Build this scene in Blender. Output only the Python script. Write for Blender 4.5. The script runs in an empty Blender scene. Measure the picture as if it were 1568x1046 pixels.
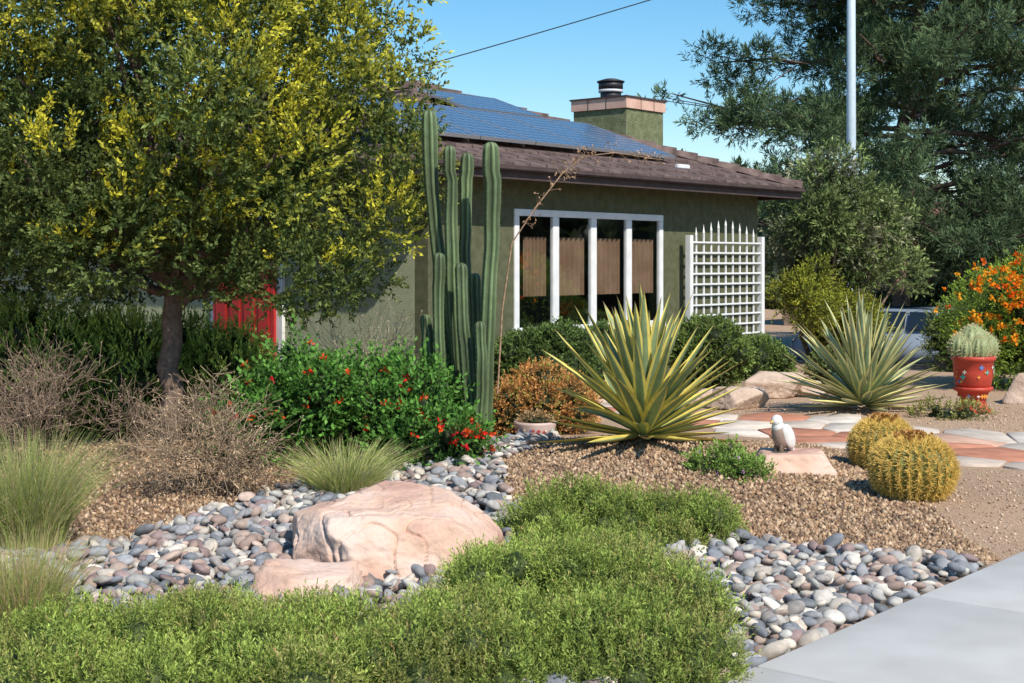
import bpy, bmesh, math, numpy as np
from mathutils import Vector, noise, Matrix
rng=np.random.default_rng(11)
S=bpy.context.scene
def ss(a,b,x):
    t=np.clip((x-a)/(b-a),0,1); return t*t*(3-2*t)
OX,OY=.844,5.39
def st(x,y): return (x-OX)*.64+(y-OY)*.768,(x-OX)*.768-(y-OY)*.64
def xy(s,t): return OX+.64*s+.768*t, OY+.768*s-.64*t
def G(x,y,cx,cy,sx,sy): return np.exp(-((x-cx)**2/(2*sx*sx)+(y-cy)**2/(2*sy*sy)))
def H(x,y,front=True):
    x=np.asarray(x,float);y=np.asarray(y,float)
    s,t=st(x,y)
    h=.25*G(x,y,1.1,10.5,1.1,1.1)+.08*G(x,y,-3,10.5,1.2,1.3)+.08*G(x,y,3.7,14.3,.8,.8)+.05*G(x,y,3.0,9.0,1,.5)
    h=h+.012*np.sin(2.1*x+1)*np.sin(1.7*y)
    h=h*ss(0.05,-.7,t)
    h=h-.85*ss(15,20,s)
    if front: h=h-.16*ss(.9,1.4,t)
    return h
# ---------- materials
def newmat(name):
    m=bpy.data.materials.new(name);m.use_nodes=True
    nt=m.node_tree;nt.nodes.clear()
    o=nt.nodes.new('ShaderNodeOutputMaterial')
    return m,nt,o
def mat(name,c1,c2=None,rough=.8,scale=5,bump=0,bscale=30,metal=0,spec=.3,coord='Object',detail=6,ramp=(.35,.65),dist=.02,mid=None):
    m,nt,o=newmat(name);N=nt.nodes.new;L=nt.links.new
    b=N('ShaderNodeBsdfPrincipled');b.inputs['Roughness'].default_value=rough;b.inputs['Metallic'].default_value=metal
    b.inputs['Specular IOR Level'].default_value=spec
    L(b.outputs[0],o.inputs[0]);tc=N('ShaderNodeTexCoord')
    if c2 is None:b.inputs[0].default_value=(*c1,1)
    else:
        n=N('ShaderNodeTexNoise');n.inputs['Scale'].default_value=scale;n.inputs['Detail'].default_value=detail
        L(tc.outputs[coord],n.inputs[0]);r=N('ShaderNodeValToRGB')
        r.color_ramp.elements[0].position=ramp[0];r.color_ramp.elements[1].position=ramp[1]
        r.color_ramp.elements[0].color=(*c1,1);r.color_ramp.elements[1].color=(*c2,1)
        L(n.outputs[0],r.inputs[0]);L(r.outputs[0],b.inputs[0])
        if mid:
            e=r.color_ramp.elements.new((ramp[0]+ramp[1])/2);e.color=(*mid,1)
    if bump:
        n2=N('ShaderNodeTexNoise');n2.inputs['Scale'].default_value=bscale;n2.inputs['Detail'].default_value=10;n2.inputs['Roughness'].default_value=.65
        L(tc.outputs[coord],n2.inputs[0]);bp=N('ShaderNodeBump');bp.inputs['Strength'].default_value=bump;bp.inputs['Distance'].default_value=dist
        L(n2.outputs[0],bp.inputs['Height']);L(bp.outputs[0],b.inputs['Normal'])
    return m
def attrmat(name,rough=.6,trans=0.0,spec=.3,nscale=0,namt=.3,bump=0,bscale=40,dist=.01,diff=False):
    m,nt,o=newmat(name);N=nt.nodes.new;L=nt.links.new
    if diff:b=N('ShaderNodeBsdfDiffuse')
    else:
        b=N('ShaderNodeBsdfPrincipled');b.inputs['Roughness'].default_value=rough;b.inputs['Specular IOR Level'].default_value=spec
    a=N('ShaderNodeAttribute');a.attribute_name='Col';col=a.outputs[0];tc=N('ShaderNodeTexCoord')
    if nscale:
        n=N('ShaderNodeTexNoise');n.inputs['Scale'].default_value=nscale;n.inputs['Detail'].default_value=8
        L(tc.outputs['Object'],n.inputs[0])
        mr=N('ShaderNodeMapRange');mr.inputs[1].default_value=.3;mr.inputs[2].default_value=.7
        mr.inputs[3].default_value=1-namt;mr.inputs[4].default_value=1+namt;L(n.outputs[0],mr.inputs[0])
        vm=N('ShaderNodeVectorMath');vm.operation='SCALE';L(col,vm.inputs[0]);L(mr.outputs[0],vm.inputs['Scale']);col=vm.outputs[0]
    L(col,b.inputs[0])
    if bump:
        n2=N('ShaderNodeTexNoise');n2.inputs['Scale'].default_value=bscale;n2.inputs['Detail'].default_value=8
        L(tc.outputs['Object'],n2.inputs[0]);bp=N('ShaderNodeBump');bp.inputs['Strength'].default_value=bump;bp.inputs['Distance'].default_value=dist
        L(n2.outputs[0],bp.inputs['Height']);L(bp.outputs[0],b.inputs['Normal'])
    if trans:
        t=N('ShaderNodeBsdfTranslucent');L(col,t.inputs[0]);mx=N('ShaderNodeMixShader');mx.inputs[0].default_value=trans
        L(b.outputs[0],mx.inputs[1]);L(t.outputs[0],mx.inputs[2]);L(mx.outputs[0],o.inputs[0])
    else:L(b.outputs[0],o.inputs[0])
    return m
LEAF=attrmat('leaf',.5,.3,.2)
NEEDLE=attrmat('needle',.6,.3,.2,diff=True)
BARK=attrmat('bark',.9,0,.1,25,.35,.6,40)
SUCC=attrmat('succulent',.5,.06,.35,14,.15)
STONE=attrmat('stone',.75,0,.25,30,.22,.3,90,.004)
SOLID=attrmat('painted',.5,0,.4,20,.08)
# ---------- mesh
def mk(name,V,F,m,C=None,smooth=False,parent=None):
    V=np.asarray(V,np.float32)
    if not isinstance(F,list):F=[F]
    F=[np.asarray(f,np.int32) for f in F if len(f)]
    me=bpy.data.meshes.new(name);me.vertices.add(len(V));me.vertices.foreach_set('co',V.ravel())
    li=np.concatenate([f.ravel() for f in F]);tot=np.concatenate([np.full(len(f),f.shape[1],np.int32) for f in F])
    stt=np.concatenate([[0],np.cumsum(tot)[:-1]]).astype(np.int32)
    me.loops.add(len(li));me.loops.foreach_set('vertex_index',li)
    me.polygons.add(len(tot));me.polygons.foreach_set('loop_start',stt);me.polygons.foreach_set('loop_total',tot)
    if smooth:me.polygons.foreach_set('use_smooth',np.ones(len(tot),bool))
    me.update(calc_edges=True)
    if C is not None:
        ca=me.color_attributes.new('Col','FLOAT_COLOR','POINT')
        cc=np.ones((len(V),4),np.float32);cc[:,:3]=np.clip(C,0,1);ca.data.foreach_set('color',cc.ravel())
    me.materials.append(m);me.validate()
    o=bpy.data.objects.new(name,me);S.collection.objects.link(o)
    if parent:o.parent=parent
    return o
def empty(name,loc=(0,0,0),rz=0):
    e=bpy.data.objects.new(name,None);S.collection.objects.link(e);e.location=loc;e.rotation_euler=(0,0,rz);return e
def cat(parts):
    V=[];F={};C=[];n=0
    for v,f,c in parts:
        v=np.asarray(v);V.append(v);c=np.asarray(c,float)
        if c.ndim==1:c=np.tile(c,(len(v),1))
        C.append(c)
        for g in (f if isinstance(f,list) else [f]):
            g=np.asarray(g)
            if len(g):F.setdefault(g.shape[1],[]).append(g+n)
        n+=len(v)
    return np.concatenate(V),[np.concatenate(F[k]) for k in F],np.concatenate(C)
def mkc(name,parts,m,smooth=False,parent=None):
    V,F,C=cat(parts);return mk(name,V,F,m,C,smooth,parent)
def nz(v):return v/np.maximum(np.linalg.norm(v,axis=-1,keepdims=True),1e-9)
def rdir(n):return nz(rng.normal(size=(n,3)))
def leaves(P,D,L,W,C):
    n=len(P);D=nz(D);L=np.broadcast_to(L,(n,))[:,None];W=np.broadcast_to(W,(n,))[:,None]
    sd=nz(np.cross(D,rdir(n)));nr=np.cross(sd,D)
    V=np.stack([P,P+D*L*.45+sd*W*.5+nr*W*.12,P+D*L-nr*L*.08,P+D*L*.45-sd*W*.5+nr*W*.12],1).reshape(-1,3)
    return V,np.arange(4*n).reshape(n,4),np.repeat(C,4,0)
def rods(P0,P1,r0,r1,C,k=3):
    n=len(P0);D=nz(P1-P0);a=nz(np.cross(D,np.tile([.31,.22,.93],(n,1))));b=np.cross(D,a)
    r0=np.broadcast_to(r0,(n,))[:,None];r1=np.broadcast_to(r1,(n,))[:,None];vs=[]
    for (p,r) in ((P0,r0),(P1,r1)):
        for i in range(k):
            t=2*math.pi*i/k;vs.append(p+a*math.cos(t)*r+b*math.sin(t)*r)
    V=np.stack(vs,1).reshape(-1,3);base=np.arange(n)[:,None]*2*k
    F=np.concatenate([np.concatenate([base+i,base+(i+1)%k,base+k+(i+1)%k,base+k+i],1) for i in range(k)])
    C=np.asarray(C,float)
    if C.ndim==1:C=np.tile(C,(n,1))
    return V,F,np.repeat(C,2*k,0)
def tube(P,R,C,k=10,prof=None):
    P=np.asarray(P,float);n=len(P);T=nz(np.gradient(P,axis=0));ref=np.array([.13,.97,.2]);V=[]
    for i in range(n):
        a=nz(np.cross(T[i],ref));b=np.cross(T[i],a)
        for j in range(k):
            t=2*math.pi*j/k;q=1 if prof is None else prof[j];V.append(P[i]+R[i]*q*(a*math.cos(t)+b*math.sin(t)))
    F=[[i*k+j,i*k+(j+1)%k,(i+1)*k+(j+1)%k,(i+1)*k+j] for i in range(n-1) for j in range(k)]
    V=np.array(V);c=np.tile(C,(len(V),1))
    return V,np.array(F),c
def wob(p0,p1,n,amp):
    t=np.linspace(0,1,n)[:,None];P=np.array(p0)*(1-t)+np.array(p1)*t
    P=P+rng.normal(size=(n,3))*amp*np.sin(t*math.pi);return P
_ico={}
def ico(sub):
    if sub not in _ico:
        bm=bmesh.new();bmesh.ops.create_icosphere(bm,subdivisions=sub,radius=1)
        _ico[sub]=(np.array([v.co[:] for v in bm.verts]),np.array([[v.index for v in f.verts] for f in bm.faces]));bm.free()
    return _ico[sub]
def lumps(b,n,fr=(.25,.4),keep=True,sh=(.7,.95),zlo=-.3):
    cx,cy,cz,rx,ry,rz=b;out=[b] if keep else []
    d=rdir(n*3);d=d[d[:,2]>zlo][:n];m=(rx+ry+rz)/3
    for q in d:
        s=rng.uniform(*sh);r=m*rng.uniform(*fr);out.append((cx+q[0]*rx*s,cy+q[1]*ry*s,cz+q[2]*rz*s,r,r,r*.9))
    return out
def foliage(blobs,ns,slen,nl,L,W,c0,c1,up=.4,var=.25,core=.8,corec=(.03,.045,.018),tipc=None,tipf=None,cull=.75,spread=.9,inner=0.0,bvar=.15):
    B=np.array(blobs,float);nb=len(B);w=B[:,3]*B[:,4]+B[:,4]*B[:,5];w/=w.sum()
    idx=rng.choice(nb,ns,p=w);d=rdir(ns);rad=1-rng.random(ns)**2*inner-rng.random(ns)*.12
    P=B[idx,:3]+d*B[idx,3:]*rad[:,None]
    keep=np.ones(ns,bool)
    for j in range(nb):
        q=((P-B[j,:3])/B[j,3:]);keep&=~((np.sum(q*q,1)<cull*cull)&(idx!=j)&(rng.random(ns)<.9))
    g=H(P[:,0],P[:,1]);keep&=P[:,2]>g-.02
    P=P[keep];d=d[keep];idx=idx[keep];n=len(P)
    nd=nz(d/B[idx,3:]);D=nz(nd*.8+np.array([0,0,up])+rng.normal(size=(n,3))*.35)
    bl=rng.uniform(1-bvar,1+bvar,nb)[idx];br=bl*rng.uniform(1-var,1+var,n)
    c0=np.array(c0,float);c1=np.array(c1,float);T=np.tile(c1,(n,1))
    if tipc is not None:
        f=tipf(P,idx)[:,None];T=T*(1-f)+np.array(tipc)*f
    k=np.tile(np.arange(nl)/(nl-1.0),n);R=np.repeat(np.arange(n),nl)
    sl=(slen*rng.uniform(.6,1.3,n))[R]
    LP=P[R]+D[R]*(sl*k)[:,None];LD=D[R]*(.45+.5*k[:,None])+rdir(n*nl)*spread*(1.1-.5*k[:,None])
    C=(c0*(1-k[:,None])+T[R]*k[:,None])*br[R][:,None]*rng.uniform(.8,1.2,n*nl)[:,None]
    parts=[leaves(LP,LD,L*rng.uniform(.7,1.25,n*nl),W*rng.uniform(.7,1.2,n*nl),C)]
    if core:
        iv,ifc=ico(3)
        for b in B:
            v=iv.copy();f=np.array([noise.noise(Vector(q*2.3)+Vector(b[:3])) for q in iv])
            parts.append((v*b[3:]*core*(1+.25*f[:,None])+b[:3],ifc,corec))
    return parts
def box(name,x0,x1,y0,y1,z0,z1,m,parent=None,bev=0):
    bm=bmesh.new();bmesh.ops.create_cube(bm,size=1)
    for v in bm.verts:
        v.co=Vector((x0 if v.co.x<0 else x1,y0 if v.co.y<0 else y1,z0 if v.co.z<0 else z1))
    if bev:bmesh.ops.bevel(bm,geom=bm.edges[:],offset=bev,segments=2,affect='EDGES')
    me=bpy.data.meshes.new(name);bm.to_mesh(me);bm.free();me.materials.append(m)
    o=bpy.data.objects.new(name,me);S.collection.objects.link(o)
    if parent:o.parent=parent
    return o
def cyl(r0,r1,z0,z1,C,k=24,c=(0,0),rings=None,caps=True):
    rs=rings or [(r0,z0),(r1,z1)];V=[];n=len(rs)
    for r,z in rs:
        for j in range(k):
            t=2*math.pi*j/k;V.append((c[0]+r*math.cos(t),c[1]+r*math.sin(t),z))
    F=[[i*k+j,i*k+(j+1)%k,(i+1)*k+(j+1)%k,(i+1)*k+j] for i in range(n-1) for j in range(k)]
    Fs=[np.array(F)]
    if caps:Fs.append(np.array([list(range(k))[::-1],[(n-1)*k+j for j in range(k)]]))
    return np.array(V),Fs,np.array(C,float)
def inpoly(x,y,P):
    r=np.zeros(len(x),bool);n=len(P)
    for i in range(n):
        x1,y1=P[i];x2,y2=P[(i+1)%n]
        c=((y1>y)!=(y2>y))&(x<(x2-x1)*(y-y1)/((y2-y1)+1e-12)+x1);r^=c
    return r
COB=[(-3.6,7.74),(-2.57,7.74),(-2.17,8.1),(-1.86,8.94),(-1.6,9.55),(-1.32,10.1),(-.87,10.25),(-.5,10.4),(-.24,12.0),(.4,12.2),(.34,11.4),(-.08,10.3),(-.02,9.17),(.12,8.71),(.42,8.0),(1.26,7.98),(1.84,7.8),(2.3,7.64),(2.5,7.40),(.82,5.39),(.1,4.5),(-3.6,4.5)]
PATH=[(3.9,10.7),(3.3,10.85),(2.6,12.0),(2.0,13.0),(1.3,14.3),(.6,15.6),(.9,16.4),(1.7,15.6),(2.4,14.5),(3.1,14.0),(4.7,13.0),(7.5,12.3),(6.5,9.6)]
# ---------- ground
sg=np.concatenate([[-500,-200,-80,-30,-12,-7],np.arange(-4,22.01,.12),[24,27,30,36,45,70,120,250,500,900]])
tg=np.concatenate([[-700,-300,-150,-80,-50,-35,-25,-20],np.arange(-17,2.5,.12),[3.5,5,8,12,20,40,100,300,700]])
SS,TT=np.meshgrid(sg,tg,indexing='ij');X,Y=xy(SS,TT);Z=H(X,Y)
ns,nt_=SS.shape;V=np.stack([X.ravel(),Y.ravel(),Z.ravel()],1)
i,j=np.meshgrid(np.arange(ns-1),np.arange(nt_-1),indexing='ij');i=i.ravel();j=j.ravel()
F=np.stack([i*nt_+j,i*nt_+j+1,(i+1)*nt_+j+1,(i+1)*nt_+j],1)[:,::-1]
xf,yf=V[:,0],V[:,1]
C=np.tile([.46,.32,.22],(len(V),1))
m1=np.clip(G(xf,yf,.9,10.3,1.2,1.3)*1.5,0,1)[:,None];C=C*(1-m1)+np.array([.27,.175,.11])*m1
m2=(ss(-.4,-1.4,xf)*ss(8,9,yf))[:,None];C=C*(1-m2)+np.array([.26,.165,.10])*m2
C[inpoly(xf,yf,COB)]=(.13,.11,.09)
GR=attrmat('ground_gravel',.95,0,.1,60,.3,.9,110,.012)
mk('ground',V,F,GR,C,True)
def strip(name,s0,s1,t0,t1,dz,m,ds=.5,thick=0,front=False):
    sa=np.linspace(s0,s1,max(2,int((s1-s0)/ds)+1));ta=np.array([t0,t1])
    a,b=np.meshgrid(sa,ta,indexing='ij');x,y=xy(a,b);z=H(x,y,front)+dz;n=len(sa)
    V=np.stack([x.ravel(),y.ravel(),z.ravel()],1);F=[[2*i,2*i+2,2*i+3,2*i+1] for i in range(n-1)]
    F=[f[::-1] for f in F]
    o=mk(name,V,np.array(F),m);
    if thick:
        md=o.modifiers.new('s','SOLIDIFY');md.thickness=thick;md.offset=-1
        bv=o.modifiers.new('b','BEVEL');bv.width=.012;bv.segments=2
    return o
CONC=mat('concrete',(.50,.485,.455),(.63,.615,.59),.9,2.2,.6,260,dist=.004,detail=14,ramp=(.3,.7))
ASPH=mat('asphalt',(.045,.045,.047),(.065,.064,.063),.9,40,.5,200)
CURB=mat('curb_concrete',(.38,.37,.35),(.48,.47,.45),.9,6,.3,120)
sw=empty('sidewalk')
js=[-7.35+1.5*k for k in range(15)]
for k in range(len(js)-1):
    o=strip('slab_%d'%k,js[k]+.006,js[k+1]-.006,0.0,1.5,.035,CONC,.5,.16);o.parent=sw
o=strip('kerb',-7.3,13.6,1.506,1.64,.035,CURB,.5,.25);o.parent=sw
strip('road',-60,60,1.66,9.5,.008,ASPH,2,front=True)
o=strip('cross_street',22,29,-60,-2.2,.012,ASPH,.5)
# ---------- cobbles
def stones(pts,a,zoff,cols,flat=(.42,.62)):
    iv,ifc=ico(2);n=len(pts);a=np.asarray(a)
    b=a*rng.uniform(.6,.88,n);c=a*rng.uniform(flat[0],flat[1],n);yaw=rng.uniform(0,2*math.pi,n)
    lv=iv[None]*np.stack([a,b,c],1)[:,None,:]
    lv=lv*(1+.15*np.sin(iv[None]@rng.normal(size=(n,3,1))*2.2+rng.uniform(0,6,(n,1,1))))
    tx=rng.normal(size=n)*.25;ty=rng.normal(size=n)*.25
    lv[:,:,2]+=lv[:,:,0]*tx[:,None]+lv[:,:,1]*ty[:,None]
    x=lv[:,:,0]*np.cos(yaw)[:,None]-lv[:,:,1]*np.sin(yaw)[:,None];y=lv[:,:,0]*np.sin(yaw)[:,None]+lv[:,:,1]*np.cos(yaw)[:,None]
    V=np.stack([x+pts[:,0][:,None],y+pts[:,1][:,None],lv[:,:,2]+(H(pts[:,0],pts[:,1])+zoff)[:,None]],2).reshape(-1,3)
    F=(ifc[None]+np.arange(n)[:,None,None]*len(iv)).reshape(-1,3)
    return V,F,np.repeat(cols,len(iv),0)
pal=np.array([[.31,.31,.32],[.21,.22,.24],[.41,.39,.36],[.36,.26,.22],[.29,.21,.20],[.56,.49,.41],[.46,.35,.29],[.64,.59,.52],[.14,.15,.16],[.32,.29,.27]])
def cobs(sp,amin,amax,zo,frac=1):
    gx,gy=np.meshgrid(np.arange(-3.6,2.6,sp),np.arange(4.9,12.3,sp*.9));gx=gx.ravel()+rng.normal(size=gx.size)*sp*.28;gy=gy.ravel()+rng.normal(size=gy.size)*sp*.28
    k=inpoly(gx,gy,COB)&(rng.random(len(gx))<frac);s_,t_=st(gx,gy);k&=t_<-.05
    p=np.stack([gx[k],gy[k]],1);n=len(p)
    c=pal[rng.choice(len(pal),n,p=[.17,.12,.14,.11,.08,.10,.09,.08,.05,.06])]*rng.uniform(.8,1.2,(n,1))
    return stones(p,rng.uniform(amin,amax,n)*rng.choice([.7,1,1.25],n),zo+rng.uniform(-.008,.012,n),c)
mkc('river_cobbles',[cobs(.077,.036,.056,.012),cobs(.094,.033,.055,.044,.6)],STONE,True)
# gravel
def gravel(n,xr,yr,smin,smax,colr):
    x=rng.uniform(*xr,n);y=yr[0]+(yr[1]-yr[0])*rng.random(n)**1.5
    k=~inpoly(x,y,COB)&~inpoly(x,y,PATH);s_,t_=st(x,y);k&=t_<-.05
    x=x[k];y=y[k];n=len(x);O=np.array([[1,0,0],[0,1,0],[-1,0,0],[0,-1,0],[0,0,1],[0,0,-1]],float)
    a=rng.uniform(smin,smax,n);sc=a[:,None]*rng.uniform(.5,1.1,(n,3));yaw=rng.uniform(0,6.3,n)
    lv=(O[None]+rng.normal(size=(n,6,3))*.18)*sc[:,None,:]
    X=lv[:,:,0]*np.cos(yaw)[:,None]-lv[:,:,1]*np.sin(yaw)[:,None]+x[:,None];Y=lv[:,:,0]*np.sin(yaw)[:,None]+lv[:,:,1]*np.cos(yaw)[:,None]+y[:,None]
    Z=lv[:,:,2]+(H(x,y)+a*.3)[:,None];V=np.stack([X,Y,Z],2).reshape(-1,3)
    f=np.array([[0,1,4],[1,2,4],[2,3,4],[3,0,4],[1,0,5],[2,1,5],[3,2,5],[0,3,5]])
    F=(f[None]+np.arange(n)[:,None,None]*6).reshape(-1,3)
    c=np.array(colr)[rng.integers(0,len(colr),n)]*rng.uniform(.7,1.35,(n,1))
    return V,F,np.repeat(c,6,0)
gc=[(.34,.21,.12),(.25,.155,.095),(.44,.30,.18),(.17,.11,.075),(.50,.36,.24)]
mkc('gravel_mulch',[gravel(34000,(-.4,2.6),(7.6,12.2),.011,.023,gc),gravel(22000,(-4.6,-.6),(7.6,13),.011,.024,gc),gravel(14000,(2.2,8),(7.2,16),.006,.014,[(.50,.35,.24),(.40,.28,.19),(.58,.44,.33)])],STONE)
# ---------- flagstones
def clip(poly,p,q,w):
    d=q-p;m=p+d*w;out=[]
    for i in range(len(poly)):
        a=poly[i];b=poly[(i+1)%len(poly)];fa=np.dot(a-m,d);fb=np.dot(b-m,d)
        if fa<=0:out.append(a)
        if (fa<0<fb) or (fb<0<fa):out.append(a+(b-a)*fa/(fa-fb))
    return out
pts=[]
while len(pts)<300:
    for _ in range(3000):
        p=np.array([rng.uniform(-.5,8.5),rng.uniform(8.8,17.3)])
        if all(np.hypot(*(p-q))>.43 for q in pts):pts.append(p);break
    else:break
pts=np.array(pts);ins=inpoly(pts[:,0],pts[:,1],PATH);parts=[];rk=rng.uniform(0,1,len(pts))
fc=np.array([[.64,.52,.43],[.54,.27,.18],[.68,.60,.52],[.50,.22,.14],[.60,.38,.28],[.66,.56,.47]])
for k in np.where(ins)[0]:
    p=pts[k];poly=[p+np.array(c) for c in((-.8,-.8),(.8,-.8),(.8,.8),(-.8,.8))]
    for j in np.argsort(np.hypot(*(pts-p).T))[1:16]:
        poly=clip(poly,p,pts[j],.5+.16*(rk[k]-rk[j]))
        if len(poly)<3:break
    if len(poly)<3:continue
    poly=np.array(poly);c=poly.mean(0);dd=poly-c;poly=c+dd*(1-.02/np.maximum(np.hypot(*dd.T),.05))[:,None]
    n=len(poly);z=H(poly[:,0],poly[:,1])
    V=np.concatenate([np.c_[poly,z-.02],np.c_[poly,z+.012],np.c_[c+(poly-c)*.97,z+.018]])
    F4=[[i,(i+1)%n,n+(i+1)%n,n+i] for i in range(n)]+[[n+i,n+(i+1)%n,2*n+(i+1)%n,2*n+i] for i in range(n)]
    parts.append((V,[np.array(F4),np.array([[2*n+i for i in range(n)]])],fc[rng.choice([0,1,2,3,4,5])]*rng.uniform(.9,1.08)))
FLAG=attrmat('flagstone',.85,0,.2,5,.2,.3,50,.008)
mkc('flagstone_path',parts,FLAG)
# ---------- rocks
RPINK=mat('sandstone_pink',(.50,.29,.23),(.74,.56,.47),.85,2.6,.8,11,ramp=(.3,.66),dist=.022,detail=10,mid=(.68,.45,.34))
RTAN=mat('sandstone_tan',(.50,.36,.27),(.62,.48,.38),.85,4,.8,12,dist=.03)
def rock(name,c,r,planes,m,seed=0,amp=.05,sub=6):
    iv,f=ico(sub);P=[(nz(np.array(q[:3],float)),q[3]) for q in planes]
    rad=np.full(len(iv),9.)
    for n_,d in P:
        dt=iv@n_;rad=np.minimum(rad,np.where(dt>.02,d/np.maximum(dt,.02),9))
    rad=np.minimum(rad,1.5)
    nn=np.array([noise.fractal(Vector(q*1.8)+Vector((seed,0,0)),.75,2.1,7) for q in iv])
    cr=np.array([abs(noise.noise(Vector((q[0]*3.2,q[1]*2.2,q[2]*1.5))+Vector((seed+5,3,0)))) for q in iv])
    rid=np.array([noise.noise(Vector((q[0]*2,q[1]*2,q[2]*9))+Vector((seed,8,1))) for q in iv])
    rad=rad*(1+amp*nn-amp*1.3*np.clip(1-cr/.04,0,1)+amp*.2*rid)
    v=iv*rad[:,None]*np.array(r)+np.array(c)
    return mk(name,v,f,m,None,True)
main=[(0,0,-1,.5),(.03,-.14,1,.74),(.62,-.1,.85,.90),(1,-.1,.1,1.05),(-1,-.1,.15,1.0),(-.62,-.85,-.05,.95),(.2,-.9,.30,.92),(0,1,.2,1),(-.42,.1,.9,.92),(.5,.85,.3,.95),(-.75,-.45,.5,1.02),(.05,-.6,.75,.90)]
rock('sandstone_boulder',(-.63,7.5,.0),(.545,.46,.44),main,RPINK,3,.05,7)
rock('sandstone_boulder',(-.99,6.72,.0),(.27,.2,.19),[(0,0,-1,.5),(.05,-.1,1,.75),(-1,0,.3,.95),(1,-.1,.2,.97),(-.3,-1,.3,.9),(.5,-.8,.3,.9),(0,1,.2,1),(-.6,-.5,.8,.9)],RPINK,9,.07,5)
gen=lambda:[(0,0,-1,.4)]+[(*q,rng.uniform(.78,1)) for q in rdir(11)]+[(0,0,1,.85)]
rock('sandstone_boulder',(1.92,9.80,.155),(.30,.2,.17),[(0,0,-1,.9),(0,-.05,1,.78),(-1,0,.5,.9),(1,-.1,.4,.95),(.2,-1,.4,.9),(0,1,.4,1)],RPINK,14,.05,5)
for p,r in (((3.05,16.7,.1),(.34,.28,.23)),((2.42,15.4,.08),(.25,.22,.18)),((6.0,16.0,.1),(.35,.3,.28)),((3.5,16.9,.05),(.2,.2,.15)),((1.2,16.6,.1),(.3,.25,.2)),((2.0,15.9,.05),(.2,.18,.15))):
    rock('sandstone_boulder',p,r,gen(),RTAN,rng.uniform(0,90),.06,5)
# ---------- tree (left)
tree=empty('acacia_tree',(.22,-1.0,-.02))
E=(-3.15,13.3,3.0,2.15,1.9,2.0)
bl=[]
for q in rdir(300):
    s=rng.uniform(.5,1.0);r=rng.uniform(.24,.44)
    hz=1.0 if q[2]>0 else min(2.2,(1-min(.98,q[2]**2))**-.32)
    p=np.array(E[:3])+q*np.array(E[3:])*s*np.array([hz,hz,1])
    if p[2]<1.5: p[2]=1.42+rng.uniform(0,.3)
    bl.append((*p,r,r,r*.85))
for _ in range(30):bl.append((rng.uniform(-6.4,-4.6),rng.uniform(12.8,14.6),rng.uniform(1.6,4.8),.5,.5,.45))
for p in ((-1.2,13.0,3.9),(-1.2,12.9,3.4),(-1.15,13,2.6),(-1.05,12.9,2.3),(-1.3,12.6,1.9),(-1.2,13,4.3),(-1.4,12.7,3.0),(-1.7,12.5,1.6),(-2.1,12.3,1.5),(-1.9,12.6,1.45),(-2.6,12.2,1.5)):bl.append((*p,.33,.33,.28))
yb=rng.random(len(bl))
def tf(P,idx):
    p=np.clip(.18+.2*(P[:,2]-2.6)+.2*(P[:,0]+3.2)-.15*(P[:,1]-12.4),0.1,.95)  # new-growth tips, with the sunlit top, right and front coloured yellower
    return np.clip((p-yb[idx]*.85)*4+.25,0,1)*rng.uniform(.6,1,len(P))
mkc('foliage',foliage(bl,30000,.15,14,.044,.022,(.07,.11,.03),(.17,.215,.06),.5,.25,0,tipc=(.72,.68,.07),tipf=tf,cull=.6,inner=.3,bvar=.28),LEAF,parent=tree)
# bright new-growth shoots standing out of the crown
B=np.array(bl);cand=[i for i in range(len(bl)) if bl[i][1]<13.2 and yb[i]<.45];rng.shuffle(cand);shoot=[]
for i in cand[:60]:
    b=bl[i]
    for _ in range(5):
        d=nz(np.array([rng.normal()*.5+.25,-.6+rng.normal()*.3,.8+rng.normal()*.3]));shoot.append((np.array(b[:3])+d*.28,d))
SP=np.array([s[0] for s in shoot]);SD=np.array([s[1] for s in shoot]);n=len(SP);nl=34
k=np.tile(np.linspace(0,1,nl),n);R=np.repeat(np.arange(n),nl);ln=rng.uniform(.2,.38,n)[R]
LP=SP[R]+SD[R]*(ln*k)[:,None]+rng.normal(size=(n*nl,3))*.018
cc_=np.array([.78,.72,.07])*rng.uniform(.75,1.1,(n*nl,1))
mkc('new_growth',[leaves(LP,SD[R]+rdir(n*nl)*.9,.045,.022,cc_),rods(SP,SP+SD*ln[::nl][:,None],.005,.002,(.3,.25,.1))],LEAF,parent=tree)
bc=(.20,.14,.11)
tp=[tube(wob((-3.17,13.2,-.1),(-3.1,13.2,1.5),9,.015),np.linspace(.10,.08,9),bc,12)]
for b in [bl[i] for i in rng.choice(250,24,replace=False)]:
    P=wob((-3.1,13.2,1.2+rng.uniform(0,.4)),b[:3],8,.09);tp.append(tube(P,np.linspace(.055,.012,8),bc,7))
mkc('trunk_and_limbs',tp,BARK,True,tree)
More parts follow.
